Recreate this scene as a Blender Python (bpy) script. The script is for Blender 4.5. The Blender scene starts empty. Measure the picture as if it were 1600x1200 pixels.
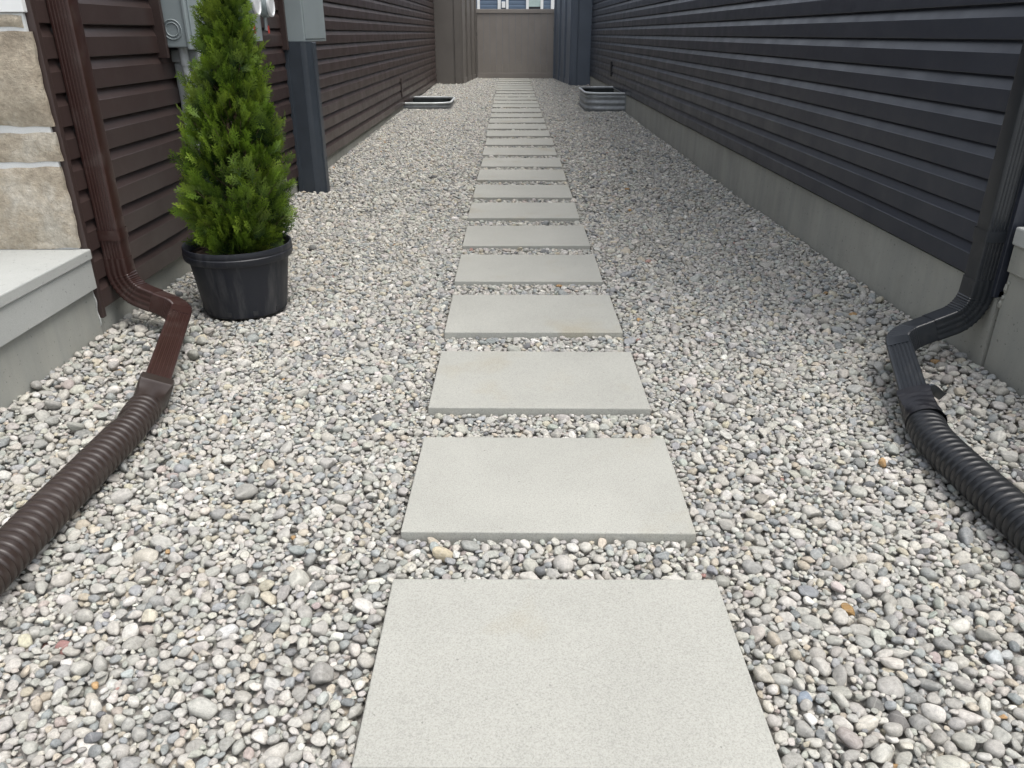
import bpy, math, random
import numpy as np
from mathutils import Vector, Matrix, Euler

random.seed(7)
rng = np.random.default_rng(11)
scene = bpy.context.scene
col = scene.collection
PI = math.pi

# ------------------------------------------------------------------ camera
cam_d = bpy.data.cameras.new('camera')
cam_d.sensor_width = 36.0
cam_d.lens = 27.0
cam_d.clip_start = 0.02
cam_d.clip_end = 1500
cam = bpy.data.objects.new('camera', cam_d)
col.objects.link(cam)
CAM_H = 1.42
cam.location = (0, 0, CAM_H)
cam.rotation_euler = (math.radians(90 - 24.54), 0, math.radians(-0.143))
scene.camera = cam

# ------------------------------------------------------------------ world and sun (bright overcast, light from high on the right)
SUN_EL, SUN_AZ = 70.0, 120.0          # azimuth from +y clockwise towards +x
world = bpy.data.worlds.new('World')
scene.world = world
world.use_nodes = True
wn = world.node_tree
for n in list(wn.nodes):
    wn.nodes.remove(n)
w_out = wn.nodes.new('ShaderNodeOutputWorld')
w_bg = wn.nodes.new('ShaderNodeBackground')
w_sky = wn.nodes.new('ShaderNodeTexSky')
w_sky.sky_type = 'NISHITA'
w_sky.sun_disc = False
w_sky.sun_elevation = math.radians(SUN_EL)
w_sky.sun_rotation = math.radians(SUN_AZ)
w_sky.air_density = 1.0
w_sky.dust_density = 4.0
w_sky.ozone_density = 1.0
w_hsv = wn.nodes.new('ShaderNodeHueSaturation')
w_hsv.inputs['Saturation'].default_value = 0.34
w_bg.inputs['Strength'].default_value = 0.15
wn.links.new(w_sky.outputs[0], w_hsv.inputs['Color'])
wn.links.new(w_hsv.outputs[0], w_bg.inputs[0])
wn.links.new(w_bg.outputs[0], w_out.inputs[0])

sun_d = bpy.data.lights.new('sun', 'SUN')
sun_d.energy = 0.75
sun_d.angle = math.radians(32)
sun_d.color = (1.0, 0.965, 0.91)
sun = bpy.data.objects.new('sun', sun_d)
col.objects.link(sun)
az, el = math.radians(SUN_AZ), math.radians(SUN_EL)
to_sun = Vector((math.sin(az) * math.cos(el), math.cos(az) * math.cos(el), math.sin(el)))
sun.rotation_euler = to_sun.to_track_quat('Z', 'Y').to_euler()
sun.location = to_sun * 30

vs = scene.view_settings
vs.view_transform = 'Standard'
vs.look = 'None'
vs.exposure = 0.93
vs.gamma = 1.0
scene.cycles.use_denoising = True
scene.cycles.max_bounces = 6
scene.cycles.diffuse_bounces = 4
scene.cycles.glossy_bounces = 3

# ------------------------------------------------------------------ helpers
def link(o, parent=None):
    col.objects.link(o)
    if parent is not None:
        o.parent = parent
    return o

def mesh_from(name, verts, faces, mat=None, smooth=False):
    me = bpy.data.meshes.new(name)
    me.from_pydata([tuple(map(float, v)) for v in verts], [], [tuple(f) for f in faces])
    if mat is not None:
        me.materials.append(mat)
    if smooth:
        me.polygons.foreach_set('use_smooth', [True] * len(me.polygons))
    me.update()
    return me

def mk(name, verts, faces, mat, parent=None, smooth=False, bevel=0.0, seg=2):
    o = bpy.data.objects.new(name, mesh_from(name, verts, faces, mat, smooth))
    link(o, parent)
    if bevel > 0:
        b = o.modifiers.new('bevel', 'BEVEL')
        b.width = bevel
        b.segments = seg
        b.limit_method = 'ANGLE'
        b.angle_limit = math.radians(40)
    return o

def tag(o, label=None, cat=None, group=None, kind=None):
    if label: o['label'] = label
    if cat: o['category'] = cat
    if group: o['group'] = group
    if kind: o['kind'] = kind
    return o

def empty(name, loc, label, cat, group=None):
    o = bpy.data.objects.new(name, None)
    o.empty_display_size = 0.1
    o.location = loc
    link(o)
    tag(o, label, cat, group)
    return o

def put(child, parent):
    """parent a mesh written in world coordinates under an empty that is not at the origin"""
    child.parent = parent
    child.matrix_parent_inverse = Matrix.Translation(-Vector(parent.location))
    return child

class MB:
    def __init__(self):
        self.v, self.f = [], []
    def add(self, verts, faces):
        n = len(self.v)
        self.v += [tuple(map(float, p)) for p in verts]
        self.f += [tuple(i + n for i in f) for f in faces]
        return self
    def box(self, x0, x1, y0, y1, z0, z1):
        return self.add([(x0,y0,z0),(x1,y0,z0),(x1,y1,z0),(x0,y1,z0),(x0,y0,z1),(x1,y0,z1),(x1,y1,z1),(x0,y1,z1)],
                        [(0,3,2,1),(4,5,6,7),(0,1,5,4),(1,2,6,5),(2,3,7,6),(3,0,4,7)])
    def rings(self, rings, closed=True, caps=True):
        """list of point loops with equal count -> skin"""
        n = len(rings[0]); base = len(self.v)
        for r in rings:
            self.v += [tuple(map(float, p)) for p in r]
        m = n if closed else n - 1
        for i in range(len(rings) - 1):
            for j in range(m):
                a = base + i*n + j; b = base + i*n + (j+1) % n
                self.f.append((a, b, b + n, a + n))
        if caps and closed:
            self.f.append(tuple(base + j for j in reversed(range(n))))
            self.f.append(tuple(base + (len(rings)-1)*n + j for j in range(n)))
        return self
    def lathe(self, prof, c, n=48, caps=False):
        return self.rings([[(c[0] + r*math.cos(2*PI*k/n), c[1] + r*math.sin(2*PI*k/n), c[2] + z) for k in range(n)] for r, z in prof], True, caps)
    def tube(self, a, b, r, n=16):
        a, b = Vector(a), Vector(b)
        d = (b - a).normalized()
        u = d.orthogonal().normalized(); w = d.cross(u)
        return self.rings([[p + u*r*math.cos(2*PI*k/n) + w*r*math.sin(2*PI*k/n) for k in range(n)] for p in (a, b)])
    def obj(self, name, mat, parent=None, smooth=False, bevel=0.0, seg=2):
        o = mk(name, self.v, self.f, mat, None, smooth, bevel, seg)
        if parent is not None:
            put(o, parent)
        return o

def auto_smooth(o, deg=35):
    me = o.data
    me.polygons.foreach_set('use_smooth', [True] * len(me.polygons))
    me.set_sharp_from_angle(angle=math.radians(deg))
    return o

# ------------------------------------------------------------------ materials
def new_mat(name):
    m = bpy.data.materials.new(name)
    m.use_nodes = True
    nt = m.node_tree
    return m, nt, nt.nodes['Principled BSDF']

def N(nt, t, **kw):
    n = nt.nodes.new(t)
    for k, v in kw.items():
        if k in n.inputs: n.inputs[k].default_value = v
        else: setattr(n, k, v)
    return n

def ramp(nt, stops):
    r = nt.nodes.new('ShaderNodeValToRGB')
    els = r.color_ramp.elements
    while len(els) < len(stops):
        els.new(0.5)
    for e, (p, c) in zip(els, stops):
        e.position = p
        e.color = (*c, 1) if len(c) == 3 else c
    return r

def mixc(nt, a, b, fac, mode='MIX'):
    m = nt.nodes.new('ShaderNodeMix')
    m.data_type = 'RGBA'; m.blend_type = mode
    for sock, val in ((0, fac), (6, a), (7, b)):
        if hasattr(val, 'is_output') or isinstance(val, bpy.types.NodeSocket):
            nt.links.new(val, m.inputs[sock])
        elif sock == 0:
            m.inputs[0].default_value = val
        else:
            m.inputs[sock].default_value = (*val, 1)
    return m.outputs[2]

def coords(nt, kind='Object', scale=(1, 1, 1), rand=True):
    tc = nt.nodes.new('ShaderNodeTexCoord')
    mp = nt.nodes.new('ShaderNodeMapping')
    mp.inputs['Scale'].default_value = scale
    nt.links.new(tc.outputs[kind], mp.inputs['Vector'])
    if rand:
        oi = nt.nodes.new('ShaderNodeObjectInfo')
        mu = N(nt, 'ShaderNodeMath', operation='MULTIPLY'); mu.inputs[1].default_value = 37.0
        nt.links.new(oi.outputs['Random'], mu.inputs[0])
        nt.links.new(mu.outputs[0], mp.inputs['Location'])
    return mp.outputs[0]

def noise(nt, vec, scale, detail=4, rough=0.55):
    n = N(nt, 'ShaderNodeTexNoise')
    n.inputs['Scale'].default_value = scale
    n.inputs['Detail'].default_value = detail
    n.inputs['Roughness'].default_value = rough
    nt.links.new(vec, n.inputs['Vector'])
    return n.outputs['Fac']

def bump(nt, bsdf, h, strength=0.3, dist=0.005):
    b = N(nt, 'ShaderNodeBump')
    b.inputs['Strength'].default_value = strength
    b.inputs['Distance'].default_value = dist
    nt.links.new(h, b.inputs['Height'])
    nt.links.new(b.outputs[0], bsdf.inputs['Normal'])
    return b

def vinyl(name, c, rough=0.45, var=0.25, dust=(0.3, 0.29, 0.27), dust_amt=0.10, spec=0.5, micro=0.06, drip=False):
    m, nt, b = new_mat(name)
    v = coords(nt)
    n1 = noise(nt, v, 1.3, 5, 0.6)
    r1 = ramp(nt, [(0.3, tuple(x*(1-var) for x in c)), (0.7, tuple(x*(1+var) for x in c))])
    nt.links.new(n1, r1.inputs[0])
    n2 = noise(nt, coords(nt, scale=(1, 1, 0.12)) if drip else v, 9, 6, 0.7)
    r2 = ramp(nt, [(0.52, (0, 0, 0)), (0.8, (dust_amt,)*3)])
    nt.links.new(n2, r2.inputs[0])
    nt.links.new(mixc(nt, r1.outputs[0], dust, r2.outputs[0]), b.inputs['Base Color'])
    n3 = noise(nt, v, 4, 4, 0.6)
    r3 = ramp(nt, [(0.3, (rough*0.85,)*3), (0.7, (min(1, rough*1.2),)*3)])
    nt.links.new(n3, r3.inputs[0])
    nt.links.new(r3.outputs[0], b.inputs['Roughness'])
    b.inputs['Specular IOR Level'].default_value = spec
    n4 = noise(nt, v, 160, 2, 0.5)
    bump(nt, b, n4, micro, 0.002)
    return m

def concrete(name, c, blot=0.14, grain=0.10, streak=False, tint=(0.33, 0.29, 0.2), tint_amt=0.25, bscale=1.0, pit=0.27):
    m, nt, b = new_mat(name)
    v = coords(nt)
    n1 = noise(nt, v, 2.2, 5, 0.6)
    r1 = ramp(nt, [(0.28, tuple(x*(1-blot) for x in c)), (0.72, tuple(x*(1+blot) for x in c))])
    nt.links.new(n1, r1.inputs[0])
    out = r1.outputs[0]
    if streak:
        vs_ = coords(nt, scale=(1.0, 3.0, 0.35))
        ns = noise(nt, vs_, 2.4, 5, 0.65)
        rs = ramp(nt, [(0.35, (0.91, 0.92, 0.92)), (0.62, (1.05, 1.04, 1.02))])
        nt.links.new(ns, rs.inputs[0])
        out = mixc(nt, out, rs.outputs[0], 1.0, 'MULTIPLY')
    nt_ = noise(nt, v, 3.1, 3, 0.5)
    rt = ramp(nt, [(0.58, (0, 0, 0)), (0.75, (tint_amt,)*3)])
    nt.links.new(nt_, rt.inputs[0])
    out = mixc(nt, out, tint, rt.outputs[0])
    ng = noise(nt, v, 230, 3, 0.75)
    rg = ramp(nt, [(0.30, (1-grain*1.6,)*3), (0.5, (1.0,)*3), (0.72, (1+grain,)*3)])
    nt.links.new(ng, rg.inputs[0])
    out = mixc(nt, out, rg.outputs[0], 1.0, 'MULTIPLY')
    np_ = noise(nt, v, 62, 2, 0.5)
    rp = ramp(nt, [(pit, (0.62,)*3), (pit + 0.05, (1.0,)*3)])
    nt.links.new(np_, rp.inputs[0])
    out = mixc(nt, out, rp.outputs[0], 1.0, 'MULTIPLY')
    nt.links.new(out, b.inputs['Base Color'])
    b.inputs['Roughness'].default_value = 0.85
    b.inputs['Specular IOR Level'].default_value = 0.3
    mh = N(nt, 'ShaderNodeMath', operation='ADD')
    nt.links.new(ng, mh.inputs[0]); nt.links.new(np_, mh.inputs[1])
    bump(nt, b, mh.outputs[0], 0.24 * bscale, 0.004)
    return m

def simple(name, c, rough=0.5, metal=0.0, var=0.12, scale=6.0, spec=0.5, bumpy=0.0, bscale=60):
    m, nt, b = new_mat(name)
    v = coords(nt)
    n1 = noise(nt, v, scale, 5, 0.6)
    r1 = ramp(nt, [(0.3, tuple(x*(1-var) for x in c)), (0.7, tuple(min(1, x*(1+var)) for x in c))])
    nt.links.new(n1, r1.inputs[0])
    nt.links.new(r1.outputs[0], b.inputs['Base Color'])
    b.inputs['Roughness'].default_value = rough
    b.inputs['Metallic'].default_value = metal
    b.inputs['Specular IOR Level'].default_value = spec
    if bumpy > 0:
        bump(nt, b, noise(nt, v, bscale, 4, 0.6), bumpy, 0.004)
    return m

M = {}
M['brown_vinyl'] = vinyl('brown_vinyl', (0.047, 0.031, 0.028), 0.38, 0.08, dust_amt=0.04, micro=0.02)
M['slate_vinyl'] = vinyl('slate_vinyl', (0.026, 0.030, 0.041), 0.38, 0.08, dust_amt=0.04, micro=0.02)
M['brown_metal'] = vinyl('brown_metal', (0.036, 0.0165, 0.014), 0.32, 0.15, dust_amt=0.12)
M['black_metal'] = vinyl('black_metal', (0.017, 0.020, 0.024), 0.34, 0.15, dust_amt=0.10)
M['brown_plastic'] = vinyl('brown_plastic', (0.030, 0.020, 0.0165), 0.40, 0.12, dust_amt=0.08)
M['black_plastic'] = vinyl('black_plastic', (0.009, 0.010, 0.012), 0.36, 0.15, dust_amt=0.05)
M['tape'] = vinyl('tape', (0.009, 0.009, 0.012), 0.42, 0.1, dust_amt=0.05)
M['pot_plastic'] = vinyl('pot_plastic', (0.012, 0.014, 0.020), 0.46, 0.2, dust_amt=0.22, drip=True)
M['found_brown'] = concrete('found_brown', (0.32, 0.325, 0.298), 0.12, 0.05, True, (0.24, 0.24, 0.21), 0.3, 0.5)
M['found_slate'] = concrete('found_slate', (0.325, 0.325, 0.292), 0.10, 0.05, True, (0.22, 0.22, 0.18), 0.3, 0.5)
M['porch'] = concrete('porch', (0.40, 0.41, 0.39), 0.10, 0.06, False, (0.36, 0.35, 0.3), 0.3, 0.8)
M['slab'] = concrete('slab', (0.375, 0.374, 0.338), 0.07, 0.17, False, (0.335, 0.30, 0.215), 0.5, 0.8, 0.225)
M['mortar'] = concrete('mortar', (0.60, 0.61, 0.60), 0.08, 0.06, False, (0.5, 0.48, 0.42), 0.2, 0.8)
M['white_trim'] = simple('white_trim', (0.78, 0.79, 0.78), 0.45, var=0.03)
M['grey_steel'] = simple('grey_steel', (0.27, 0.315, 0.325), 0.45, var=0.05, scale=3)
M['conduit_grey'] = simple('conduit_grey', (0.36, 0.385, 0.39), 0.5, var=0.18, scale=14)
M['guard_grey'] = simple('guard_grey', (0.040, 0.050, 0.063), 0.42, var=0.12, scale=5)
M['dial_white'] = simple('dial_white', (0.75, 0.77, 0.78), 0.3, var=0.03)
M['dark_part'] = simple('dark_part', (0.02, 0.021, 0.024), 0.5)
M['red_tag'] = simple('red_tag', (0.6, 0.07, 0.05), 0.5)
M['galv'] = simple('galv', (0.33, 0.35, 0.36), 0.5, 0.35, var=0.22, scale=9)
M['galv_rim'] = simple('galv_rim', (0.62, 0.65, 0.65), 0.45, 0.3, var=0.12, scale=9)
M['dark_inner_sheet'] = simple('dark_inner_sheet', (0.022, 0.028, 0.028), 0.55, var=0.3, scale=7)
M['taupe'] = simple('taupe', (0.155, 0.142, 0.128), 0.5, var=0.08, scale=2)
M['gate_vinyl'] = simple('gate_vinyl', (0.27, 0.245, 0.22), 0.5, var=0.07, scale=2)
M['slate_trim'] = simple('slate_trim', (0.115, 0.138, 0.170), 0.48, var=0.08, scale=2)
M['blue_siding'] = simple('blue_siding', (0.10, 0.145, 0.21), 0.5, var=0.08, scale=2)
M['roof'] = simple('roof', (0.06, 0.058, 0.056), 0.9, var=0.3, scale=20, bumpy=0.4)
M['soil'] = simple('soil', (0.10, 0.065, 0.045), 0.95, var=0.6, scale=70, bumpy=0.8, bscale=80)
M['bark'] = simple('bark', (0.11, 0.075, 0.05), 0.9, var=0.4, scale=40, bumpy=0.5)
M['window_dark'] = simple('window_dark', (0.02, 0.025, 0.03), 0.08, var=0.1)

# pale greenish pane of the house behind
M['pane'] = simple('pane', (0.42, 0.52, 0.50), 0.12, var=0.12, scale=5)

def stone_mat(name, c1, c2, c3):
    m, nt, b = new_mat(name)
    v = coords(nt)
    n1 = noise(nt, v, 4.5, 7, 0.68)
    r1 = ramp(nt, [(0.30, c1), (0.5, c2), (0.70, c3)])
    nt.links.new(n1, r1.inputs[0])
    n2 = noise(nt, v, 38, 5, 0.7)
    r2 = ramp(nt, [(0.3, (0.72,)*3), (0.7, (1.18,)*3)])
    nt.links.new(n2, r2.inputs[0])
    nt.links.new(mixc(nt, r1.outputs[0], r2.outputs[0], 1.0, 'MULTIPLY'), b.inputs['Base Color'])
    b.inputs['Roughness'].default_value = 0.88
    mh = N(nt, 'ShaderNodeMath', operation='ADD')
    nt.links.new(n1, mh.inputs[0]); nt.links.new(n2, mh.inputs[1])
    bump(nt, b, mh.outputs[0], 0.8, 0.016)
    return m
M['stone'] = stone_mat('stone', (0.275, 0.230, 0.172), (0.405, 0.352, 0.272), (0.53, 0.495, 0.425))

# pebbles: colour per stone comes from the instance (or from the object's own property)
def pebble_mat():
    m, nt, b = new_mat('pebble')
    at = N(nt, 'ShaderNodeAttribute', attribute_type='INSTANCER', attribute_name='col')
    v = coords(nt)
    n1 = noise(nt, v, 2.2, 5, 0.65)
    r1 = ramp(nt, [(0.28, (0.72,)*3), (0.5, (1.0,)*3), (0.72, (1.22,)*3)])
    nt.links.new(n1, r1.inputs[0])
    c = mixc(nt, at.outputs['Color'], r1.outputs[0], 1.0, 'MULTIPLY')
    n2 = noise(nt, v, 16, 3, 0.7)
    r2 = ramp(nt, [(0.33, (0.78,)*3), (0.5, (1.0,)*3), (0.68, (1.12,)*3)])
    nt.links.new(n2, r2.inputs[0])
    c = mixc(nt, c, r2.outputs[0], 1.0, 'MULTIPLY')
    # pale quartz veins on some faces
    vv = coords(nt, scale=(1.0, 0.35, 1.0))
    w = N(nt, 'ShaderNodeTexWave')
    w.inputs['Scale'].default_value = 0.30; w.inputs['Distortion'].default_value = 6.0
    w.inputs['Detail'].default_value = 3
    nt.links.new(vv, w.inputs['Vector'])
    rw = ramp(nt, [(0.965, (0, 0, 0)), (1.0, (0.18,)*3)])
    nt.links.new(w.outputs['Fac'], rw.inputs[0])
    c = mixc(nt, c, (0.62, 0.60, 0.56), rw.outputs[0])
    nt.links.new(c, b.inputs['Base Color'])
    b.inputs['Roughness'].default_value = 0.72
    b.inputs['Specular IOR Level'].default_value = 0.35
    mh = N(nt, 'ShaderNodeMath', operation='ADD')
    nt.links.new(n1, mh.inputs[0]); nt.links.new(n2, mh.inputs[1])
    bump(nt, b, mh.outputs[0], 0.30, 0.10)
    return m
M['pebble'] = pebble_mat()

def bed_mat():
    m, nt, b = new_mat('gravel_base')
    v = coords(nt, rand=False)
    vo = N(nt, 'ShaderNodeTexVoronoi'); vo.inputs['Scale'].default_value = 70
    nt.links.new(v, vo.inputs['Vector'])
    r = ramp(nt, [(0.0, (0.20, 0.19, 0.175)), (1.0, (0.38, 0.365, 0.34))])
    nt.links.new(vo.outputs['Color'], r.inputs[0])
    nt.links.new(r.outputs[0], b.inputs['Base Color'])
    b.inputs['Roughness'].default_value = 0.9
    bump(nt, b, vo.outputs['Distance'], 0.6, 0.01)
    return m
M['bed'] = bed_mat()
M['ground'] = simple('ground', (0.10, 0.095, 0.07), 0.95, var=0.35, scale=3, bumpy=0.4, bscale=20)

def foliage_mat():
    m, nt, b = new_mat('cedar_foliage')
    at = N(nt, 'ShaderNodeAttribute', attribute_type='GEOMETRY', attribute_name='leafcol')
    nt.links.new(at.outputs['Color'], b.inputs['Base Color'])
    b.inputs['Roughness'].default_value = 0.5
    b.inputs['Specular IOR Level'].default_value = 0.35
    tr = N(nt, 'ShaderNodeBsdfTranslucent')
    nt.links.new(at.outputs['Color'], tr.inputs['Color'])
    mx = N(nt, 'ShaderNodeMixShader'); mx.inputs[0].default_value = 0.28
    nt.links.new(b.outputs[0], mx.inputs[1]); nt.links.new(tr.outputs[0], mx.inputs[2])
    nt.links.new(mx.outputs[0], nt.nodes['Material Output'].inputs['Surface'])
    return m
M['foliage'] = foliage_mat()

# ------------------------------------------------------------------ ground levels
S = 0.0075                       # the passage climbs slightly away from the street
XL, XR = -2.05, 2.15             # faces of the two foundations
Y_GATE = 25.3
def gz(y):
    return S * min(max(y, -4.0), 26.0)

L_WELL = dict(x0=XL, x1=-1.17, y0=15.70, y1=17.30)
R_WELL = dict(x0=1.43, x1=XR, y0=15.20, y1=17.00)

# gravel bed sheet with openings at the two window wells
def bed_sheet():
    mb = MB()
    xs = [XL - 0.02, L_WELL['x1'] - 0.03, R_WELL['x0'] + 0.03, XR + 0.02]
    ys = [-1.5, R_WELL['y0'] + 0.03, L_WELL['y0'] + 0.03, R_WELL['y1'] - 0.03, L_WELL['y1'] - 0.03, 25.9]
    for i in range(3):
        for j in range(5):
            yc = (ys[j] + ys[j+1]) / 2
            if i == 0 and L_WELL['y0'] < yc < L_WELL['y1']: continue
            if i == 2 and R_WELL['y0'] < yc < R_WELL['y1']: continue
            x0, x1, y0, y1 = xs[i], xs[i+1], ys[j], ys[j+1]
            a = -0.052
            mb.add([(x0, y0, gz(y0)+a), (x1, y0, gz(y0)+a), (x1, y1, gz(y1)+a), (x0, y1, gz(y1)+a)], [(0, 1, 2, 3)])
    o = mb.obj('gravel_bed', M['bed'])
    tag(o, kind='structure')
    return o
gravel_bed = bed_sheet()

mb = MB()
for (x0, x1, y0, y1) in ((-250, 250, -250, -1.5), (-250, XL - 0.02, -1.5, 25.9), (XR + 0.02, 250, -1.5, 25.9), (-250, 250, 25.9, 600)):
    mb.add([(x0, y0, gz(y0) - 0.06), (x1, y0, gz(y0) - 0.06), (x1, y1, gz(y1) - 0.06), (x0, y1, gz(y1) - 0.06)], [(0, 1, 2, 3)])
tag(mb.obj('ground', M['ground']), kind='structure')

# ------------------------------------------------------------------ siding
def siding_mesh(name, y0, y1, e, out, mat, sgn):
    """one dutch-lap course; sgn=+1 faces +x, -1 faces -x; origin on the wall plane at the course's bottom"""
    d = 0.027
    prof = [(0.0, 0.006), (d*0.55, 0.0), (d, 0.0), (d + 0.0006, 0.002), (d - 0.001, 0.615*e), (d - 0.003, 0.635*e), (0.003, 0.97*e), (0.002, e + 0.004), (0.0, e + 0.004)]
    ys = [y0, y1]
    rings = [[(sgn*px, y, pz) for px, pz in (prof if sgn < 0 else prof[::-1])] for y in ys]
    mb = MB().rings(rings)
    return mesh_from(name, mb.v, mb.f, mat)

def course_wall(house, wall_x, z0, e, n, y0, y1, mat, sgn, jitter=0.0):
    me = siding_mesh('siding_panel', y0, y1, e, 0, mat, sgn)
    for k in range(n):
        o = bpy.data.objects.new('siding_panel', me)
        link(o)
        o.location = (wall_x, 0, z0 + k * e)
        put(o, house)

# ------------------------------------------------------------------ left brown house
WALL_H = 3.3
EL, Z0L, NL = 0.1425, 0.178, 22
LX = -2.045                      # siding wall plane; courses stand proud of it
YL0, YL1 = 3.64, 22.72
house_l = empty('brown_house', (-4.5, 13.0, 0), 'brown lap-sided house wall with stone front along the left of the path', 'house')
course_wall(house_l, LX, Z0L, EL, NL, YL0, YL1, M['brown_vinyl'], +1)
MB().box(-9.0, LX - 0.001, YL0 + 0.004, 25.0, 0.16, WALL_H).obj('wall', M['brown_vinyl'], house_l)
MB().box(-9.0, XL, YL0 - 0.03, 25.2, -0.9, 0.159).obj('foundation', M['found_brown'], house_l)
# end trim of the siding beside the stone front (hangs a little lower than the courses)
MB().box(LX - 0.06, LX + 0.030, YL0 - 0.035, YL0 - 0.002, 0.135, WALL_H).obj('end_trim', M['brown_vinyl'], house_l, bevel=0.003)
# roof over the house, well above the frame
mb = MB()
mb.add([(-9.5, 3.2, WALL_H), (-1.85, 3.2, WALL_H), (-1.85, 25.4, WALL_H), (-9.5, 25.4, WALL_H), (-5.6, 3.2, WALL_H + 1.6), (-5.6, 25.4, WALL_H + 1.6)],
       [(0, 3, 2, 1), (1, 2, 5, 4), (3, 0, 4, 5), (0, 1, 4), (2, 3, 5)])
mb.obj('roof', M['roof'], house_l)
MB().box(-1.84, -1.74, 3.2, 25.4, WALL_H - 0.10, WALL_H + 0.02).obj('gutter', M['brown_metal'], house_l)

# stone-faced front of the house
veneer = MB().box(-3.6, -2.046, 3.586, 3.601, 0.49, 1.497).obj('stone_veneer', M['mortar'], house_l)
def rock(name, x0, x1, z0, z1, yf, depth, seed, amp=0.014):
    """a rock-faced stone block: its front bulges and is chipped"""
    r = np.random.default_rng(seed)
    nx = max(4, int((x1-x0)/0.022)); nz = max(4, int((z1-z0)/0.022))
    ph = r.uniform(0, 6.28, 8); fr = r.uniform(4, 26, 8); dr = r.uniform(0, 6.28, 8)
    def h(x, z):
        s = 0
        for i in range(8):
            s += math.sin(fr[i]*(x*math.cos(dr[i]) + z*math.sin(dr[i]))*1.6 + ph[i]) / (1 + 0.10*fr[i])
        return s * 0.30
    verts, faces = [], []
    for j in range(nz + 1):
        for i in range(nx + 1):
            u, w = i/nx, j/nz
            edge = min(u, 1-u)*(x1-x0); edz = min(w, 1-w)*(z1-z0)
            x = x0 + u*(x1-x0); z = z0 + w*(z1-z0)
            f = min(1, edge/0.035) * min(1, edz/0.03)
            y = yf - f*(0.012 + amp*h(x, z) * 2.6)
            if i in (0, nx): x += 0.0035*math.sin(17*z + seed) + 0.002*math.sin(59*z + seed)
            if j in (0, nz): z += 0.004*math.sin(11*x + seed*1.7) + 0.002*math.sin(47*x)
            verts.append((x, y, z))
    n0 = len(verts)
    for j in range(nz):
        for i in range(nx):
            a = j*(nx+1) + i
            faces.append((a, a+1, a+nx+2, a+nx+1))
    border = [i for i in range(nx+1)] + [(j)*(nx+1)+nx for j in range(1, nz+1)] + [nz*(nx+1)+i for i in range(nx-1, -1, -1)] + [j*(nx+1) for j in range(nz-1, 0, -1)]
    for b_ in border:
        verts.append((verts[b_][0], yf + depth, verts[b_][2]))
    k = len(border)
    for q in range(k):
        a, b_ = border[q], border[(q+1) % k]
        faces.append((b_, a, n0+q, n0+(q+1) % k))
    o = mk(name, verts, faces, M['stone'])
    auto_smooth(o, 50)
    o.parent = veneer
    o.matrix_parent_inverse = Matrix.Translation(-Vector(house_l.location)) if False else Matrix()
    return o
stone_rows = [(0.492, 0.866, (-2.040, -2.62, -3.1, -3.6)), (0.893, 1.018, (-2.030, -2.50, -3.2, -3.6)),
              (1.047, 1.432, (-2.034, -2.42, -2.95, -3.6)), (1.446, 1.492, (-2.052, -2.33, -2.9, -3.6))]
k = 0
for z0, z1, xs in stone_rows:
    for a, b_ in zip(xs[:-1], xs[1:]):
        rock('stone', b_ + 0.012, a, z0, z1, 3.583, 0.019, 3 + k, 0.012 if z1 - z0 > 0.2 else 0.007)
        k += 1
mb = MB(); mb.box(-3.6, -2.035, 3.575, 3.70, 1.5, 1.80)
mb.obj('white_trim', M['white_trim'], house_l, bevel=0.004)
MB().box(-3.6, -2.06, 3.60, 3.80, 1.801, WALL_H).obj('front_wall', M['white_trim'], house_l)

# left porch: landing slab, riser band and side wall
porch_l = empty('concrete_porch', (-3.0, 2.6, 0), 'pale grey concrete porch landing in front of the stone wall', 'porch')
mb = MB(); mb.box(-4.2, -1.998, 0.2, 3.600, 0.437, 0.487); mb.obj('landing_slab', M['porch'], porch_l, bevel=0.006)
mb = MB(); mb.box(-4.2, -2.009, 0.24, 3.600, 0.292, 0.436); mb.obj('edge_beam', M['porch'], porch_l, bevel=0.004)
mb = MB(); mb.box(-4.2, -2.035, 0.28, 3.600, -0.5, 0.291); mb.obj('side_wall', M['found_brown'], porch_l)

# ------------------------------------------------------------------ right slate house
WALL_HR = 5.0
ER, Z0R, NR = 0.1418, 0.404, 32
RX = 2.155
YR0, YR1 = 3.26, 22.30
house_r = empty('slate_house', (4.6, 13.0, 0), 'dark slate blue lap-sided house wall along the right of the path', 'house')
course_wall(house_r, RX, Z0R, ER, NR, YR0, YR1, M['slate_vinyl'], -1)
MB().box(RX + 0.001, 9.2, YR0 + 0.004, 25.0, 0.39, WALL_HR).obj('wall', M['slate_vinyl'], house_r)
MB().box(XR, 9.2, YR0 - 0.03, 25.2, -0.9, 0.388).obj('foundation', M['found_slate'], house_r)
MB().box(RX - 0.028, RX + 0.02, YR0 - 0.03, YR0 - 0.002, 0.36, WALL_HR).obj('corner_trim', M['slate_vinyl'], house_r, bevel=0.003)
mb = MB()
mb.add([(9.7, 2.8, WALL_HR), (1.95, 2.8, WALL_HR), (1.95, 25.4, WALL_HR), (9.7, 25.4, WALL_HR), (5.7, 2.8, WALL_HR + 1.6), (5.7, 25.4, WALL_HR + 1.6)],
       [(0, 1, 2, 3), (1, 4, 5, 2), (3, 5, 4, 0), (0, 4, 1), (2, 5, 3)])
mb.obj('roof', M['roof'], house_r)
MB().box(1.84, 1.94, 2.8, 25.4, WALL_HR - 0.10, WALL_HR + 0.02).obj('gutter', M['black_metal'], house_r)
MB().box(2.20, 9.2, 3.16, 3.20, 0.69, WALL_HR).obj('front_wall', M['grey_steel'], house_r)

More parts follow.
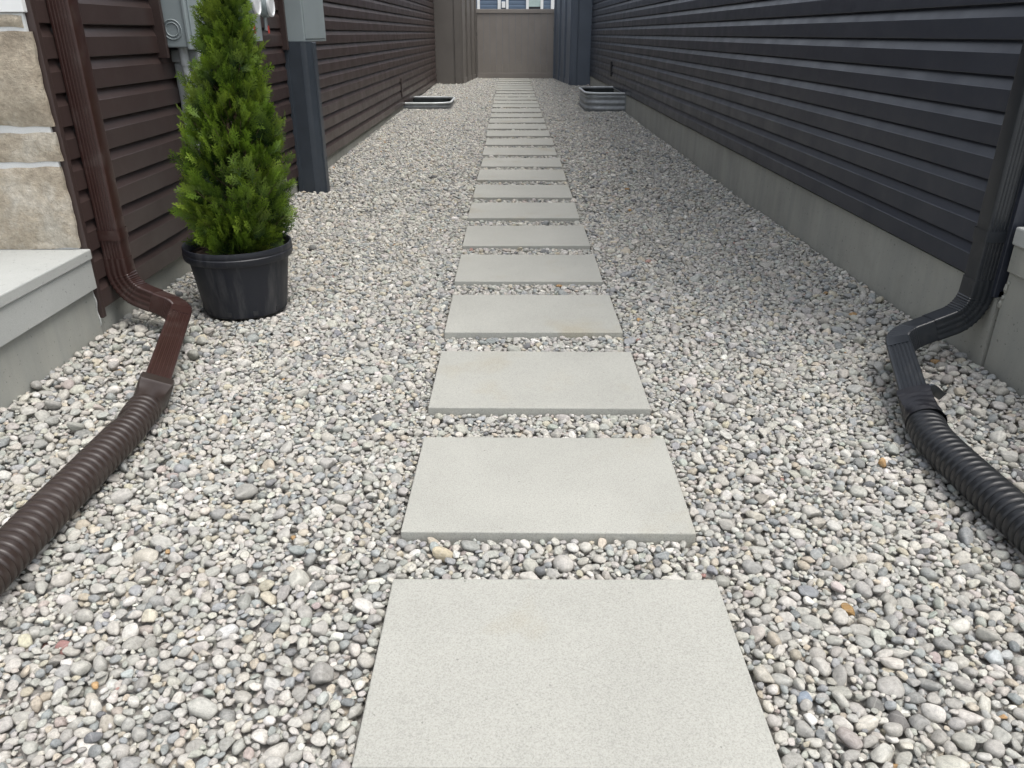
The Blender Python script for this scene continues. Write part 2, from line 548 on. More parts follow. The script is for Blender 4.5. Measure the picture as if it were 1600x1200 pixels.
porch_r = empty('concrete_porch', (3.0, 2.5, 0), 'shaded grey concrete porch behind the black downspout', 'porch')
MB().box(2.125, 4.4, 0.2, 3.205, 0.605, 0.682).obj('landing_slab', M['porch'], porch_r, bevel=0.008)
MB().box(2.138, 4.4, 0.24, 3.205, 0.487, 0.604).obj('edge_beam', M['found_slate'], porch_r, bevel=0.004)
MB().box(2.153, 4.4, 0.28, 3.205, -0.5, 0.486).obj('side_wall', M['found_slate'], porch_r)

# crumbled parging left at the right corner, torn membrane under the left end trim
def crumb(parent, name, c, size, seed, mat):
    r = random.Random(seed); mb_ = MB()
    n = 10
    mb_.rings([[(c[0] + math.sin(PI*(i+0.5)/6)*size[0]*math.cos(2*PI*k/n)*r.uniform(0.7, 1.2), c[1] + math.sin(PI*(i+0.5)/6)*size[1]*math.sin(2*PI*k/n)*r.uniform(0.7, 1.2), c[2] + math.cos(PI*(i+0.5)/6)*size[2]) for k in range(n)] for i in range(6)])
    auto_smooth(mb_.obj(name, mat, parent), 25)
for q_ in range(4):
    crumb(porch_r, 'parging_crumb', (2.150, 3.206 - 0.006*q_, 0.340 + (0.0, 0.03, 0.075, 0.10)[q_]), ((0.012, 0.007, 0.010, 0.006)[q_], 0.010, (0.020, 0.012, 0.024, 0.009)[q_]), 60 + q_, M['found_slate'])
mb = MB()
mb.rings([[(LX + 0.004, 3.596, zz), (LX + 0.012 + 0.004*math.sin(zz*63), 3.593, zz), (LX + 0.015 + 0.004*math.sin(zz*63), 3.600, zz), (LX + 0.004, 3.602, zz)] for zz in np.linspace(0.10, 0.42, 22)])
mb.obj('torn_membrane', M['porch'], house_l)

# ------------------------------------------------------------------ stepping slabs
slab_front = [1.140, 1.970, 2.826, 3.686, 4.556, 5.402]
fronts = slab_front[:]
while fronts[-1] + 0.88 + 0.6 < Y_GATE - 0.15:
    fronts.append(fronts[-1] + 0.868 + random.uniform(-0.012, 0.012))
ordinals = ['first', 'second', 'third', 'fourth', 'fifth', 'sixth', 'seventh', 'eighth', 'ninth', 'tenth', 'eleventh', 'twelfth', 'thirteenth',
            'fourteenth', 'fifteenth', 'sixteenth', 'seventeenth', 'eighteenth', 'nineteenth', 'twentieth', 'twenty-first', 'twenty-second',
            'twenty-third', 'twenty-fourth', 'twenty-fifth', 'twenty-sixth', 'twenty-seventh', 'twenty-eighth', 'twenty-ninth', 'thirtieth']
mb = MB().box(-0.4575, 0.4575, -0.305, 0.305, -0.055, 0.0)
slab_me = mesh_from('stepping_stone', mb.v, mb.f, M['slab'])
SLABS = []
for i, yf in enumerate(fronts):
    o = bpy.data.objects.new('stepping_stone', slab_me)
    link(o)
    yc = yf + 0.305
    rz = [-0.008, -0.018, -0.009, -0.004, -0.012, -0.006][i] if i < 6 else random.uniform(-0.014, 0.008)
    dx = [0.122, 0.122, 0.122, 0.121, 0.117, 0.118][i] if i < 6 else 0.12 + random.uniform(-0.012, 0.012)
    dz = 0 if i < 6 else random.uniform(-0.006, 0.006)
    o.location = (dx, yc, gz(yc) + dz)
    o.rotation_euler = (math.atan(S) + random.uniform(-0.004, 0.004), random.uniform(-0.004, 0.004), rz)
    b = o.modifiers.new('bevel', 'BEVEL'); b.width = 0.004; b.segments = 2
    if i == 0: lab = 'concrete stepping slab nearest the camera, cut off by the bottom edge'
    elif i == len(fronts) - 1: lab = 'concrete stepping slab right at the foot of the gate, last of the path'
    else: lab = ordinals[i] + ' concrete stepping slab of the path counting from the nearest'
    tag(o, lab, 'paving slab', 'stepping slabs laid in the gravel', 'thing')
    SLABS.append((dx, yc, rz))

# ------------------------------------------------------------------ pebbles: stones dropped one by one onto a height map
POT = (-1.50, 4.17)
def surface(x, y):
    """wanted top of the gravel relative to the slab tops"""
    z = S*y - 0.024 + 0.006*np.sin(1.7*x + 0.9*y) * np.sin(0.8*y + 1.1)
    near = np.clip((6.5 - y) / 3.0, 0, 1)
    z = z + near * 0.040 * np.exp(-((x - XL)/0.22)**2) + near * 0.035 * np.exp(-((XR - x)/0.22)**2)
    z = z + 0.012 * np.exp(-((x - XL)/0.15)**2) + 0.012 * np.exp(-((XR - x)/0.15)**2)
    return z

def make_kernels(n, res, med, sig, lo, hi):
    ks = []
    for _ in range(n):
        a = float(np.clip(med * math.exp(rng.normal(0, sig)), lo, hi)) / 2
        b = a * rng.uniform(0.55, 0.92)
        c = a * rng.uniform(0.42, 0.72)
        e = Euler((rng.normal(0, 0.30), rng.normal(0, 0.30), rng.uniform(0, 2*PI)))
        R = np.array(e.to_matrix())
        A = R @ np.diag([1/a**2, 1/b**2, 1/c**2]) @ R.T
        h = int(math.ceil(a / res))
        g = np.arange(-h, h + 1) * res
        X, Y = np.meshgrid(g, g, indexing='ij')
        B = A[0, 2]*X + A[1, 2]*Y
        Cc = A[0, 0]*X*X + 2*A[0, 1]*X*Y + A[1, 1]*Y*Y - 1
        D = B*B - A[2, 2]*Cc
        ok = D > 0
        sq = np.sqrt(np.where(ok, D, 0))
        top = np.where(ok, (-B + sq)/A[2, 2], -9.0).astype(np.float32)
        bot = np.where(ok, -((-B - sq)/A[2, 2]), -9.0).astype(np.float32)      # minus the underside
        ks.append((h, top, bot, (a, b, c), tuple(e), float(c)))
    return ks

def deposit(y0, y1, res, passes, base_depth):
    nx = int((XR - XL) / res); ny = int((y1 - y0) / res)
    gx = XL + (np.arange(nx) + 0.5) * res
    gy = y0 + (np.arange(ny) + 0.5) * res
    GX, GY = np.meshgrid(gx, gy, indexing='ij')
    surf = surface(GX, GY).astype(np.float32)
    hm = surf - base_depth
    for dx, yc, rz in SLABS:
        if yc + 0.4 < y0 or yc - 0.4 > y1: continue
        c_, s_ = math.cos(-rz), math.sin(-rz)
        j0 = max(0, int((yc - 0.36 - y0)/res)); j1 = min(ny, int((yc + 0.36 - y0)/res))
        lx = (GX[:, j0:j1] - dx)*c_ - (GY[:, j0:j1] - yc)*s_
        ly = (GX[:, j0:j1] - dx)*s_ + (GY[:, j0:j1] - yc)*c_
        sub = hm[:, j0:j1]
        sub[(np.abs(lx) < 0.4565) & (np.abs(ly) < 0.304)] = 50
    hm[(GX - POT[0])**2 + (GY - POT[1])**2 < 0.228**2] = 50
    for W in (L_WELL, R_WELL):
        hm[(GX > W['x0'] - 0.02) & (GX < W['x1'] + 0.02) & (GY > W['y0'] - 0.02) & (GY < W['y1'] + 0.02)] = 50
    hm[(GY > 22.75) & (GX < -1.10)] = 50 if False else hm[(GY > 22.75) & (GX < -1.10)]
    hm[(GX < -1.62 - 0.0) & (GY > 7.48) & (GY < 7.86) & (GX < -1.76)] = 50
    P = []
    for kern, n, cand, proud, reg in passes:
        ki = rng.integers(0, len(kern), n)
        RI = rng.random((n, cand, 2))
        if reg:
            RI[..., 0] = (reg[0] - XL + RI[..., 0]*(reg[1] - reg[0])) / (XR - XL)
            RI[..., 1] = (reg[2] - y0 + RI[..., 1]*(reg[3] - reg[2])) / (y1 - y0)
        for q in range(n):
            h, top, bot, dims, e, c = kern[ki[q]]
            w = 2*h + 1
            best = 40.0
            for t in range(cand):
                i = int(RI[q, t, 0] * (nx - w)); j = int(RI[q, t, 1] * (ny - w))
                z = float((hm[i:i+w, j:j+w] + bot).max())
                ds = z - surf[i+h, j+h]
                if ds < best:
                    best, bi, bj, bz = ds, i, j, z
            if best > proud*c:          # the stone would stand proud of the bed here
                continue
            z = bz - 0.20*c
            np.maximum(hm[bi:bi+w, bj:bj+w], top + np.float32(z), out=hm[bi:bi+w, bj:bj+w])
            P.append((XL + (bi + h + 0.5)*res, y0 + (bj + h + 0.5)*res, z, *dims, *e))
    return np.array(P), hm, (XL, y0, res)

kn = make_kernels(1400, 0.003, 0.029, 0.36, 0.014, 0.080)
ks = make_kernels(500, 0.003, 0.018, 0.20, 0.011, 0.026)
kb = make_kernels(200, 0.003, 0.046, 0.20, 0.034, 0.072)
PN, HM, HG = deposit(0.45, 6.6, 0.003, [(kn, 14000, 5, 0.35, None), (kb, 420, 2, 1.0, (XL, -1.52, 2.2, 4.3)), (kb, 330, 2, 1.0, (1.66, XR, 2.1, 4.5)),
                             (kb, 40, 2, 1.0, (0.75, 1.6, 0.95, 1.7)), (kn, 80000, 5, 0.35, None), (ks, 70000, 5, -0.10, None)], 0.034)
kf = make_kernels(500, 0.006, 0.034, 0.30, 0.020, 0.08)
PF, _, _ = deposit(6.6, 25.3, 0.006, [(kf, 150000, 3, 0.3, None)], 0.026)
print('pebbles', len(PN), len(PF))

palette = [((0.468, 0.455, 0.412), 34), ((0.382, 0.378, 0.352), 30), ((0.300, 0.316, 0.314), 12), ((0.565, 0.557, 0.52), 6), ((0.45, 0.412, 0.335), 6),
           ((0.40, 0.412, 0.377), 8), ((0.19, 0.197, 0.199), 2.5), ((0.395, 0.35, 0.322), 1.0), ((0.40, 0.26, 0.13), 0.08), ((0.31, 0.19, 0.165), 0.10)]
pw = np.array([p[1] for p in palette], float); pw /= pw.sum()
pc = np.array([p[0] for p in palette]) * np.array([1.012, 1.0, 0.985])
def pebble_colours(n):
    idx = rng.choice(len(palette), n, p=pw)
    c = pc[idx] * np.exp(rng.normal(0, 0.10, (n, 1))) * (1 + rng.normal(0, 0.015, (n, 3)))
    return np.clip(c, 0.05, 0.82)

# pebble shapes: worn stones, some rounded, some with flattened sides
def ico(sub):
    import bmesh
    bm = bmesh.new()
    bmesh.ops.create_icosphere(bm, subdivisions=sub, radius=1.0)
    v = np.array([p.co[:] for p in bm.verts]); f = [[q.index for q in p.verts] for p in bm.faces]
    bm.free()
    return v, f
IV, IF = ico(3)
def pebble_mesh(seed):
    r = np.random.default_rng(seed)
    v = IV.copy()
    rad = np.ones(len(v))
    for _ in range(5):
        d = r.normal(size=3); d /= np.linalg.norm(d)
        rad += r.uniform(-0.10, 0.10) * np.sin(v @ d * r.uniform(1.2, 3.2) + r.uniform(0, 6))
    v = v * rad[:, None]
    sharp = r.random()
    for _ in range(r.integers(5, 12)):
        d = r.normal(size=3); d /= np.linalg.norm(d)
        lim = r.uniform(0.55, 0.88)
        s = v @ d
        over = np.clip(s - lim, 0, None)
        v -= d[None, :] * (over * (0.60 + 0.38*sharp))[:, None]
    v /= np.abs(v).max(axis=0)[None, :] / 1.10
    # keep the deepest axis order of the drop shape
    return mesh_from('pebble', v, IF, M['pebble'], True)
NV = 18
PM = [pebble_mesh(100 + s) for s in range(NV)]

# the 300 stones that show largest: top of the bed, close to the camera
def project(x, y, z):
    p = math.radians(24.54)
    dz = z - CAM_H
    depth = y*math.cos(p) - dz*math.sin(p)
    dn = -y*math.sin(p) - dz*math.cos(p)
    return 800 + 1200*x/depth, 600 + 1200*dn/depth, depth
ii = np.clip(((PN[:, 0] - HG[0]) / HG[2]).astype(int), 0, HM.shape[0]-1)
jj = np.clip(((PN[:, 1] - HG[1]) / HG[2]).astype(int), 0, HM.shape[1]-1)
on_top = HM[ii, jj] < PN[:, 2] + PN[:, 5] * 1.10
px, py, dep = project(PN[:, 0], PN[:, 1], PN[:, 2])
vis = on_top & (px > 5) & (px < 1595) & (py < 1196)
size = np.where(vis, PN[:, 3] * PN[:, 4] / dep**2, 0)
big = np.argsort(-size)[:300]
rest = np.setdiff1d(np.arange(len(PN)), big)
colN = pebble_colours(len(PN)); colN[big] = np.clip(colN[big].mean(axis=1, keepdims=True)*0.55 + colN[big]*0.45, 0.05, 0.8) * np.array([1.02, 1.0, 0.95]); colF = pebble_colours(len(PF))
for (tx, ty, cc) in ((1347, 948, (0.30, 0.19, 0.08)), (230, 968, (0.56, 0.52, 0.42)), (342, 990, (0.56, 0.56, 0.54)), (42, 1015, (0.50, 0.475, 0.36)),
                     (708, 845, (0.50, 0.44, 0.32)), (1242, 1088, (0.26, 0.30, 0.35)), (1275, 925, (0.23, 0.24, 0.25)), (1557, 1002, (0.47, 0.50, 0.50)), (1345, 1130, (0.58, 0.55, 0.48))):
    near_ = big[np.argsort((px[big] - tx)**2 + (py[big] - ty)**2)[:5]]
    colN[near_[np.argmin(size[near_])] if cc[0] > 2*cc[2] else near_[0]] = cc
pebs = []
for q, i in enumerate(big):
    o = bpy.data.objects.new('pebble', PM[q % NV])
    link(o, gravel_bed)
    o.location = PN[i, 0:3]
    o.rotation_euler = Euler(PN[i, 6:9])
    o.scale = PN[i, 3:6]
    o['col'] = [float(c) for c in colN[i]]
    pebs.append(o)

# all the others: one object whose points carry the dropped stones
allP = np.vstack([PN[rest], PF]); allC = np.vstack([colN[rest], colF])
me = bpy.data.meshes.new('pebbles')
me.vertices.add(len(allP))
me.vertices.foreach_set('co', allP[:, 0:3].astype(np.float32).ravel())
def vattr(name, typ, data, key):
    a = me.attributes.new(name, typ, 'POINT')
    a.data.foreach_set(key, np.ascontiguousarray(data).ravel())
vattr('rot', 'FLOAT_VECTOR', allP[:, 6:9].astype(np.float32), 'vector')
vattr('size', 'FLOAT_VECTOR', allP[:, 3:6].astype(np.float32), 'vector')
vattr('shape', 'INT', rng.integers(0, NV, len(allP)).astype(np.int32), 'value')
vattr('col', 'FLOAT_COLOR', np.hstack([allC, np.ones((len(allC), 1))]).astype(np.float32), 'color')
me.materials.append(M['pebble'])
pebbles = bpy.data.objects.new('pebbles', me)
link(pebbles, gravel_bed)
pebbles['kind'] = 'stuff'
ng = bpy.data.node_groups.new('pebble_scatter', 'GeometryNodeTree')
ng.interface.new_socket('Geometry', in_out='INPUT', socket_type='NodeSocketGeometry')
ng.interface.new_socket('Geometry', in_out='OUTPUT', socket_type='NodeSocketGeometry')
gi = ng.nodes.new('NodeGroupInput'); go = ng.nodes.new('NodeGroupOutput')
join = ng.nodes.new('GeometryNodeJoinGeometry')
for s in range(NV):
    oi = ng.nodes.new('GeometryNodeObjectInfo')
    oi.transform_space = 'ORIGINAL'
    oi.inputs['Object'].default_value = pebs[s]
    g2i = ng.nodes.new('GeometryNodeGeometryToInstance')
    ng.links.new(oi.outputs['Geometry'], g2i.inputs[0])
    ng.links.new(g2i.outputs[0], join.inputs[0])
def named(name, typ):
    n = ng.nodes.new('GeometryNodeInputNamedAttribute')
    n.data_type = typ
    n.inputs['Name'].default_value = name
    return n.outputs['Attribute']
iop = ng.nodes.new('GeometryNodeInstanceOnPoints')
iop.inputs['Pick Instance'].default_value = True
e2r = ng.nodes.new('FunctionNodeEulerToRotation')
ng.links.new(named('rot', 'FLOAT_VECTOR'), e2r.inputs[0])
ng.links.new(gi.outputs[0], iop.inputs['Points'])
ng.links.new(join.outputs[0], iop.inputs['Instance'])
ng.links.new(named('shape', 'INT'), iop.inputs['Instance Index'])
ng.links.new(e2r.outputs[0], iop.inputs['Rotation'])
ng.links.new(named('size', 'FLOAT_VECTOR'), iop.inputs['Scale'])
ng.links.new(iop.outputs[0], go.inputs[0])
pebbles.modifiers.new('scatter', 'NODES').node_group = ng

# ------------------------------------------------------------------ downspouts
def rect_profile(hu, hv, ribs_u=0, ribs_v=0, depth=0.0028, r=0.009):
    """closed loop in (u, v); ribs_v grooves on the faces at v=+-hv, ribs_u on the faces at u=+-hu"""
    pts = []
    def side(a0, a1, fixed, axis, ribs):
        L = a1 - a0
        if ribs == 0:
            seq = [(a0, 0), (a1, 0)]
        else:
            seq = [(a0, 0)]
            w = L / (ribs + 0.4)
            for k in range(ribs):
                c = a0 + L*(k + 0.7)/(ribs + 0.4)
                seq += [(c - 0.32*w, 0), (c - 0.18*w, -depth), (c + 0.18*w, -depth), (c + 0.32*w, 0)]
            seq.append((a1, 0))
        for t, d in seq:
            if axis == 'u': pts.append((t, fixed + d*(1 if fixed > 0 else -1)))
            else: pts.append((fixed + d*(1 if fixed > 0 else -1), t))
    def corner(cu, cv, a0):
        for k in (1, 2, 3):
            t = a0 + PI/2*k/4
            pts.append((cu + r*math.cos(t), cv + r*math.sin(t)))
    side(-hu + r, hu - r, -hv, 'u', ribs_v); corner(hu - r, -hv + r, -PI/2)
    side(-hv + r, hv - r, hu, 'v', ribs_u); corner(hu - r, hv - r, 0)
    side(hu - r, -hu + r, hv, 'u', ribs_v); corner(-hu + r, hv - r, PI/2)
    side(hv - r, -hv + r, -hu, 'v', ribs_u); corner(-hu + r, -hv + r, PI)
    return pts

def sweep(path, us, prof, scale=None):
    """rings of prof along path; us = the u direction for each point"""
    rings = []
    n = len(path)
    for i in range(n):
        t = (path[min(i+1, n-1)] - path[max(i-1, 0)]).normalized()
        u = (us[i] - t*us[i].dot(t)).normalized()
        v = t.cross(u)
        s = 1.0 if scale is None else scale[i]
        rings.append([path[i] + u*pu*s + v*pv*s for pu, pv in prof])
    return rings

def lerp(a, b, t): return a + (b - a)*t
def arc(p, d0, d1, r, n):
    """fillet at corner p from direction d0 to d1"""
    d0, d1 = d0.normalized(), d1.normalized()
    ang = d0.angle(d1)
    tlen = r*math.tan(ang/2)
    a, b = p - d0*tlen, p + d1*tlen
    pts, tans = [], []
    axis = d0.cross(d1).normalized()
    c = a + axis.cross(d0)*r
    for k in range(n + 1):
        R = Matrix.Rotation(ang*k/n, 3, axis)
        pts.append(c + R @ (a - c)); tans.append(R @ d0)
    return pts, tans, a, b, axis

def downspout(root_label, x, y, z_top, B1, B2, E, mat, side, straps):
    """side=+1: pipe on the left wall opening to +x; -1: on the right wall"""
    root = empty('downspout', (x, y, 0), root_label, 'downspout')
    hu, hv = 0.050, 0.047
    profV = rect_profile(hu, hv, 0, 5)
    Z = Vector((0, 0, -1))
    B1, B2, E = Vector(B1), Vector(B2), Vector(E)
    d1 = (B2 - B1).normalized(); d2 = (E - B2).normalized()
    ux = Vector((1, 0, 0))
    p1, t1, a1, b1, ax1 = arc(B1, Z, d1, 0.15, 30)
    p2, t2, a2, b2, ax2 = arc(B2, d1, d2, 0.135, 30)
    # straight pipe
    mb = MB().rings(sweep([Vector((x, y, z_top)), a1 + Vector((0, 0, 0.045))], [ux, ux], profV))
    auto_smooth(mb.obj('pipe', mat, root), 30)
    # first elbow, crimped
    us = [ux, ux]; path = [a1 + Vector((0, 0, 0.06)), a1 + Vector((0, 0, 0.012))]; sc = [1.055, 1.08]
    for k, (p, t) in enumerate(zip(p1, t1)):
        u = ax1.cross(t) if ax1.cross(t).dot(ux) > 0 or k > 8 else ux
        path.append(p); us.append(Matrix.Rotation(Z.angle(d1)*k/30, 3, ax1) @ ux); sc.append(1.09 + 0.030*math.cos(2*PI*k/3) if 4 < k < 26 else 1.09)
    ue = us[-1]
    path.append(lerp(b1, a2, 0.55)); us.append(ue); sc.append(1.08)
    auto_smooth(MB().rings(sweep(path, us, rect_profile(hu, hv, 0, 3, 0.0015), sc)).obj('elbow', mat, root), 30)
    # second elbow
    path = [lerp(b1, a2, 0.40), lerp(b1, a2, 0.9)]; us = [ue, ue]; sc = [1.03, 1.04]
    ang2 = d1.angle(d2)
    for k, (p, t) in enumerate(zip(p2, t2)):
        path.append(p); us.append(Matrix.Rotation(ang2*k/30, 3, ax2) @ ue); sc.append(1.06 + 0.026*math.cos(2*PI*k/3) if 4 < k < 26 else 1.06)
    u2 = us[-1]
    path.append(b2 + d2*0.05); us.append(u2); sc.append(1.06)
    auto_smooth(MB().rings(sweep(path, us, rect_profile(hu, hv, 0, 0), sc)).obj('elbow', mat, root), 30)
    # outlet pipe, ribs on top
    mb = MB().rings(sweep([b2 + d2*0.03, E], [u2, u2], rect_profile(hu*1.02, hv*1.08, 5, 0)))
    auto_smooth(mb.obj('outlet_pipe', mat, root), 30)
    for zs, hgt in straps:
        loop = rect_profile(hu + 0.004, hv + 0.004, 0, 0)
        mbs = MB().rings([[Vector((x + pu, y + pv, zz)) for pu, pv in loop] for zz in (zs, zs + hgt)], True, False)
        auto_smooth(mbs.obj('strap', mat, root), 30)
    return root, E, d2, u2

ds_l, EndL, dirL, upL = downspout('ribbed brown metal downspout on the left wall beside the stone front', -1.967, 3.772, WALL_H - 0.08,
          (-1.967, 3.772, 0.235), (-1.675, 3.715, 0.135), (-1.462, 2.86, 0.088), M['brown_metal'], 1, [(0.492, 0.052), (2.2, 0.05)])
ds_r, EndR, dirR, upR = downspout('black metal downspout at the near corner of the right wall', 2.092, 3.300, WALL_HR - 0.08,
          (2.092, 3.300, 0.265), (1.760, 3.255, 0.150), (1.600, 2.72, 0.100), M['black_metal'], -1, [(0.60, 0.05), (2.3, 0.05)])

# ------------------------------------------------------------------ corrugated drain hoses
def bez(pts, n):
    """Catmull-Rom through pts"""
    P = [Vector(p) for p in pts]
    P = [P[0]*2 - P[1]] + P + [P[-1]*2 - P[-2]]
    out = []
    segs = len(P) - 3
    for k in range(n + 1):
        s = k/n*segs
        i = min(int(s), segs - 1); t = s - i
        p0, p1, p2, p3 = P[i:i+4]
        out.append(0.5*((2*p1) + (p2 - p0)*t + (2*p0 - 5*p1 + 4*p2 - p3)*t*t + (3*p1 - p0 - 3*p2 + p3)*t**3))
    return out

def resample(path, step):
    d = [0.0]
    for a, b in zip(path[:-1], path[1:]): d.append(d[-1] + (b - a).length)
    n = int(d[-1]/step); out = []; j = 0
    for k in range(n + 1):
        s = k*step
        while j < len(d) - 2 and d[j+1] < s: j += 1
        t = (s - d[j]) / max(1e-9, d[j+1] - d[j])
        out.append(lerp(path[j], path[j+1], t))
    return out

def hose_mesh(ctrl, R, pitch, depth, fine_from=None, dent=None, squash=0.94, n=40):
    path = resample(bez(ctrl, 400), 0.0031)
    rings = []
    up = Vector((0, 0, 1))
    m = len(path)
    for i, p in enumerate(path):
        t = (path[min(i+1, m-1)] - path[max(i-1, 0)]).normalized()
        u = t.cross(up).normalized(); w = u.cross(t)
        s = i*0.0031
        pt, dp = pitch, depth
        if fine_from is not None and s > fine_from: pt, dp = pitch*0.45, depth*0.8
        ph = (s/pt) % 1.0
        rr = R - dp * (1 - min(1.0, abs(math.sin(PI*ph))*1.35)**0.6)
        ring = []
        for k in range(n):
            a = 2*PI*k/n
            r = rr
            if dent:
                ds_, da, amp, ws, wa = dent
                r -= amp*math.exp(-((s - ds_)/ws)**2 - ((math.atan2(math.sin(a - da), math.cos(a - da)))/wa)**2)
            ring.append(p + u*r*math.cos(a) + w*r*math.sin(a)*squash)
        rings.append(ring)
    return rings

def adaptor(E, d, up, hw, hh, length, endc, R, n=40):
    """rectangular collar turning into a round socket"""
    side = up.cross(d).normalized()
    rings = []
    def sq(c, a, b, blend):
        ring = []
        for k in range(n):
            t = 2*PI*k/n
            cx, sx = math.cos(t), math.sin(t)
            m_ = max(abs(cx)/a, abs(sx)/b)
            rect = Vector((cx/m_, sx/m_)); circ = Vector((cx*R, sx*R))
            q = rect*(1-blend) + circ*blend
            ring.append(c + side*q.x + up*q.y)
        return ring
    rings.append(sq(E - d*0.02, hw, hh, 0)); rings.append(sq(E + d*0.03, hw, hh, 0)); rings.append(sq(E + d*0.032, hw*0.98, hh*0.98, 0))
    for k in range(1, 7):
        f = k/6
        rings.append(sq(E + d*0.032 + (endc - E - d*0.032)*f, hw*0.98, hh*0.98, f*f*(3 - 2*f)))
    return rings

hose_l = empty('drain_hose', (-1.44, 2.2, 0), 'dark brown corrugated drain hose lying on the gravel at the left', 'drain hose')
cl = [(-1.448, 2.74, 0.072), (-1.438, 2.55, 0.066), (-1.440, 2.25, 0.064), (-1.446, 1.9, 0.061), (-1.44, 1.55, 0.058), (-1.40, 1.2, 0.055), (-1.34, 0.9, 0.055)]
auto_smooth(MB().rings(hose_mesh(cl, 0.066, 0.031, 0.0070, 1.12, (0.16, 0.9, 0.022, 0.035, 0.5))).obj('corrugated_tube', M['brown_plastic'], hose_l), 60)
auto_smooth(MB().rings(adaptor(EndL, dirL, upL, 0.066, 0.060, 0.12, Vector((-1.446, 2.735, 0.072)), 0.058), True, False).obj('adaptor', M['brown_plastic'], hose_l), 30)

hose_r = empty('drain_hose', (1.56, 2.2, 0), 'black corrugated drain hose lying on the gravel at the right', 'drain hose')
cr = [(1.575, 2.60, 0.078), (1.548, 2.45, 0.070), (1.552, 2.2, 0.066), (1.565, 1.9, 0.062), (1.56, 1.6, 0.06), (1.52, 1.2, 0.058), (1.48, 0.8, 0.055)]
auto_smooth(MB().rings(hose_mesh(cr, 0.069, 0.031, 0.008)).obj('corrugated_tube', M['black_plastic'], hose_r), 60)
rings = adaptor(EndR, dirR, upR, 0.056, 0.056, 0.12, Vector((1.571, 2.57, 0.078)), 0.068)
mb = MB().rings(rings, True, False)
# wrinkled tape over the joint
mb2 = MB(); tr_ = np.random.default_rng(5)
tape_rings = []
for k in range(18):
    f = k/17; q = f*(len(rings) - 1); i = min(int(q), len(rings) - 2); t = q - i
    ring = [lerp(a, b, t) for a, b in zip(rings[i], rings[i+1])]
    c = sum(ring, Vector())/len(ring)
    tape_rings.append([c + (p - c)*(1.05 + 0.030*math.sin(9*f*PI + 2.0*math.sin(3*2*PI*m/40)) + tr_.uniform(-0.012, 0.012)) for m, p in enumerate(ring)])
mb2.rings(tape_rings, True, False)
auto_smooth(mb2.obj('tape_wrap', M['tape'], hose_r), 25)
auto_smooth(mb.obj('adaptor', M['black_plastic'], hose_r), 30)
# loose flap of the adaptor standing up beside the pipe
mb = MB()
fl = []
for k in range(7):
    t = k/6
    fl.append([(1.655 + 0.075*t, 2.80 + 0.01*math.sin(t*4) , 0.07 + 0.02*math.sin(t*3)), (1.65 + 0.07*t, 2.765 - 0.02*t, 0.15 - 0.012*t*t + 0.01*math.sin(5*t)),
               (1.652 + 0.07*t, 2.755 - 0.02*t, 0.15 - 0.012*t*t + 0.01*math.sin(5*t)), (1.657 + 0.075*t, 2.79, 0.07 + 0.02*math.sin(t*3))])
mb.rings(fl)
auto_smooth(mb.obj('flap', M['guard_grey'], hose_r), 40)

# ------------------------------------------------------------------ pot and cedar
PX, PY = POT
PZ = gz(PY) - 0.030
pot = empty('plant_pot', (PX, PY, PZ), 'black plastic nursery pot holding the cedar beside the brown wall', 'plant pot')
H_ = 0.375
prof = [(0.0, 0.0), (0.215, 0.0), (0.224, 0.008), (0.262, H_-0.075), (0.266, H_-0.072), (0.283, H_-0.070), (0.288, H_-0.062), (0.290, H_-0.036), (0.286, H_-0.031), (0.288, H_-0.028),
        (0.289, H_-0.012), (0.287, H_), (0.281, H_+0.002), (0.273, H_-0.006), (0.262, H_-0.06), (0.255, H_-0.12), (0.0, H_-0.12)]
auto_smooth(MB().lathe(prof, (PX, PY, PZ), 72).obj('pot_wall', M['pot_plastic'], pot), 35)
for a in (-95, -60, -130, -25, 200, 40, 110):
    t = math.radians(a)
    c = Vector((PX + 0.223*math.cos(t), PY + 0.223*math.sin(t), PZ + 0.030))
    tg = Vector((-math.sin(t), math.cos(t), 0)); nr = Vector((math.cos(t), math.sin(t), 0))
    mbh = MB().rings([[c + nr*o_ + tg*x_ + Vector((0, 0, z_)) for x_, z_ in ((-0.013, -0.012), (0.013, -0.012), (0.013, 0.012), (-0.013, 0.012))] for o_ in (-0.006, 0.0065)])
    mbh.obj('drain_hole', M['dark_part'], pot)
# soil surface with lumps
mb = MB(); rr = np.random.default_rng(2)
rs_ = [0.02, 0.05, 0.09, 0.13, 0.17, 0.21, 0.24, 0.266]
mb.rings([[(PX + r*math.cos(2*PI*k/40), PY + r*math.sin(2*PI*k/40), PZ + H_ - 0.055 + 0.02*(1 - r/0.27) + rr.uniform(-0.006, 0.006)) for k in range(40)] for r in rs_], True, True)
soil = mb.obj('soil', M['soil'], pot, smooth=True)

TB = Vector((PX + 0.01, PY + 0.02, PZ + H_ - 0.06))
APEX = Vector((-1.385, 4.22, 1.80))
tree = empty('cedar_tree', TB, 'bright green conical cedar growing in the black pot', 'tree')
def trunk_tube(mb, pts, r0, r1, n=8):
    m = len(pts); rings = []
    for i, p in enumerate(pts):
        t = (pts[min(i+1, m-1)] - pts[max(i-1, 0)]).normalized()
        u = t.orthogonal().normalized(); w = t.cross(u)
        r = lerp(r0, r1, i/(m-1))
        rings.append([p + u*r*math.cos(2*PI*k/n) + w*r*math.sin(2*PI*k/n) for k in range(n)])
    mb.rings(rings)
mb = MB(); tr = random.Random(4)
axis_pts = [lerp(TB - Vector((0, 0, 0.03)), APEX, k/12) + Vector((0.012*math.sin(k*1.3), 0.012*math.cos(k*1.7), 0)) for k in range(13)]
trunk_tube(mb, axis_pts, 0.022, 0.003)
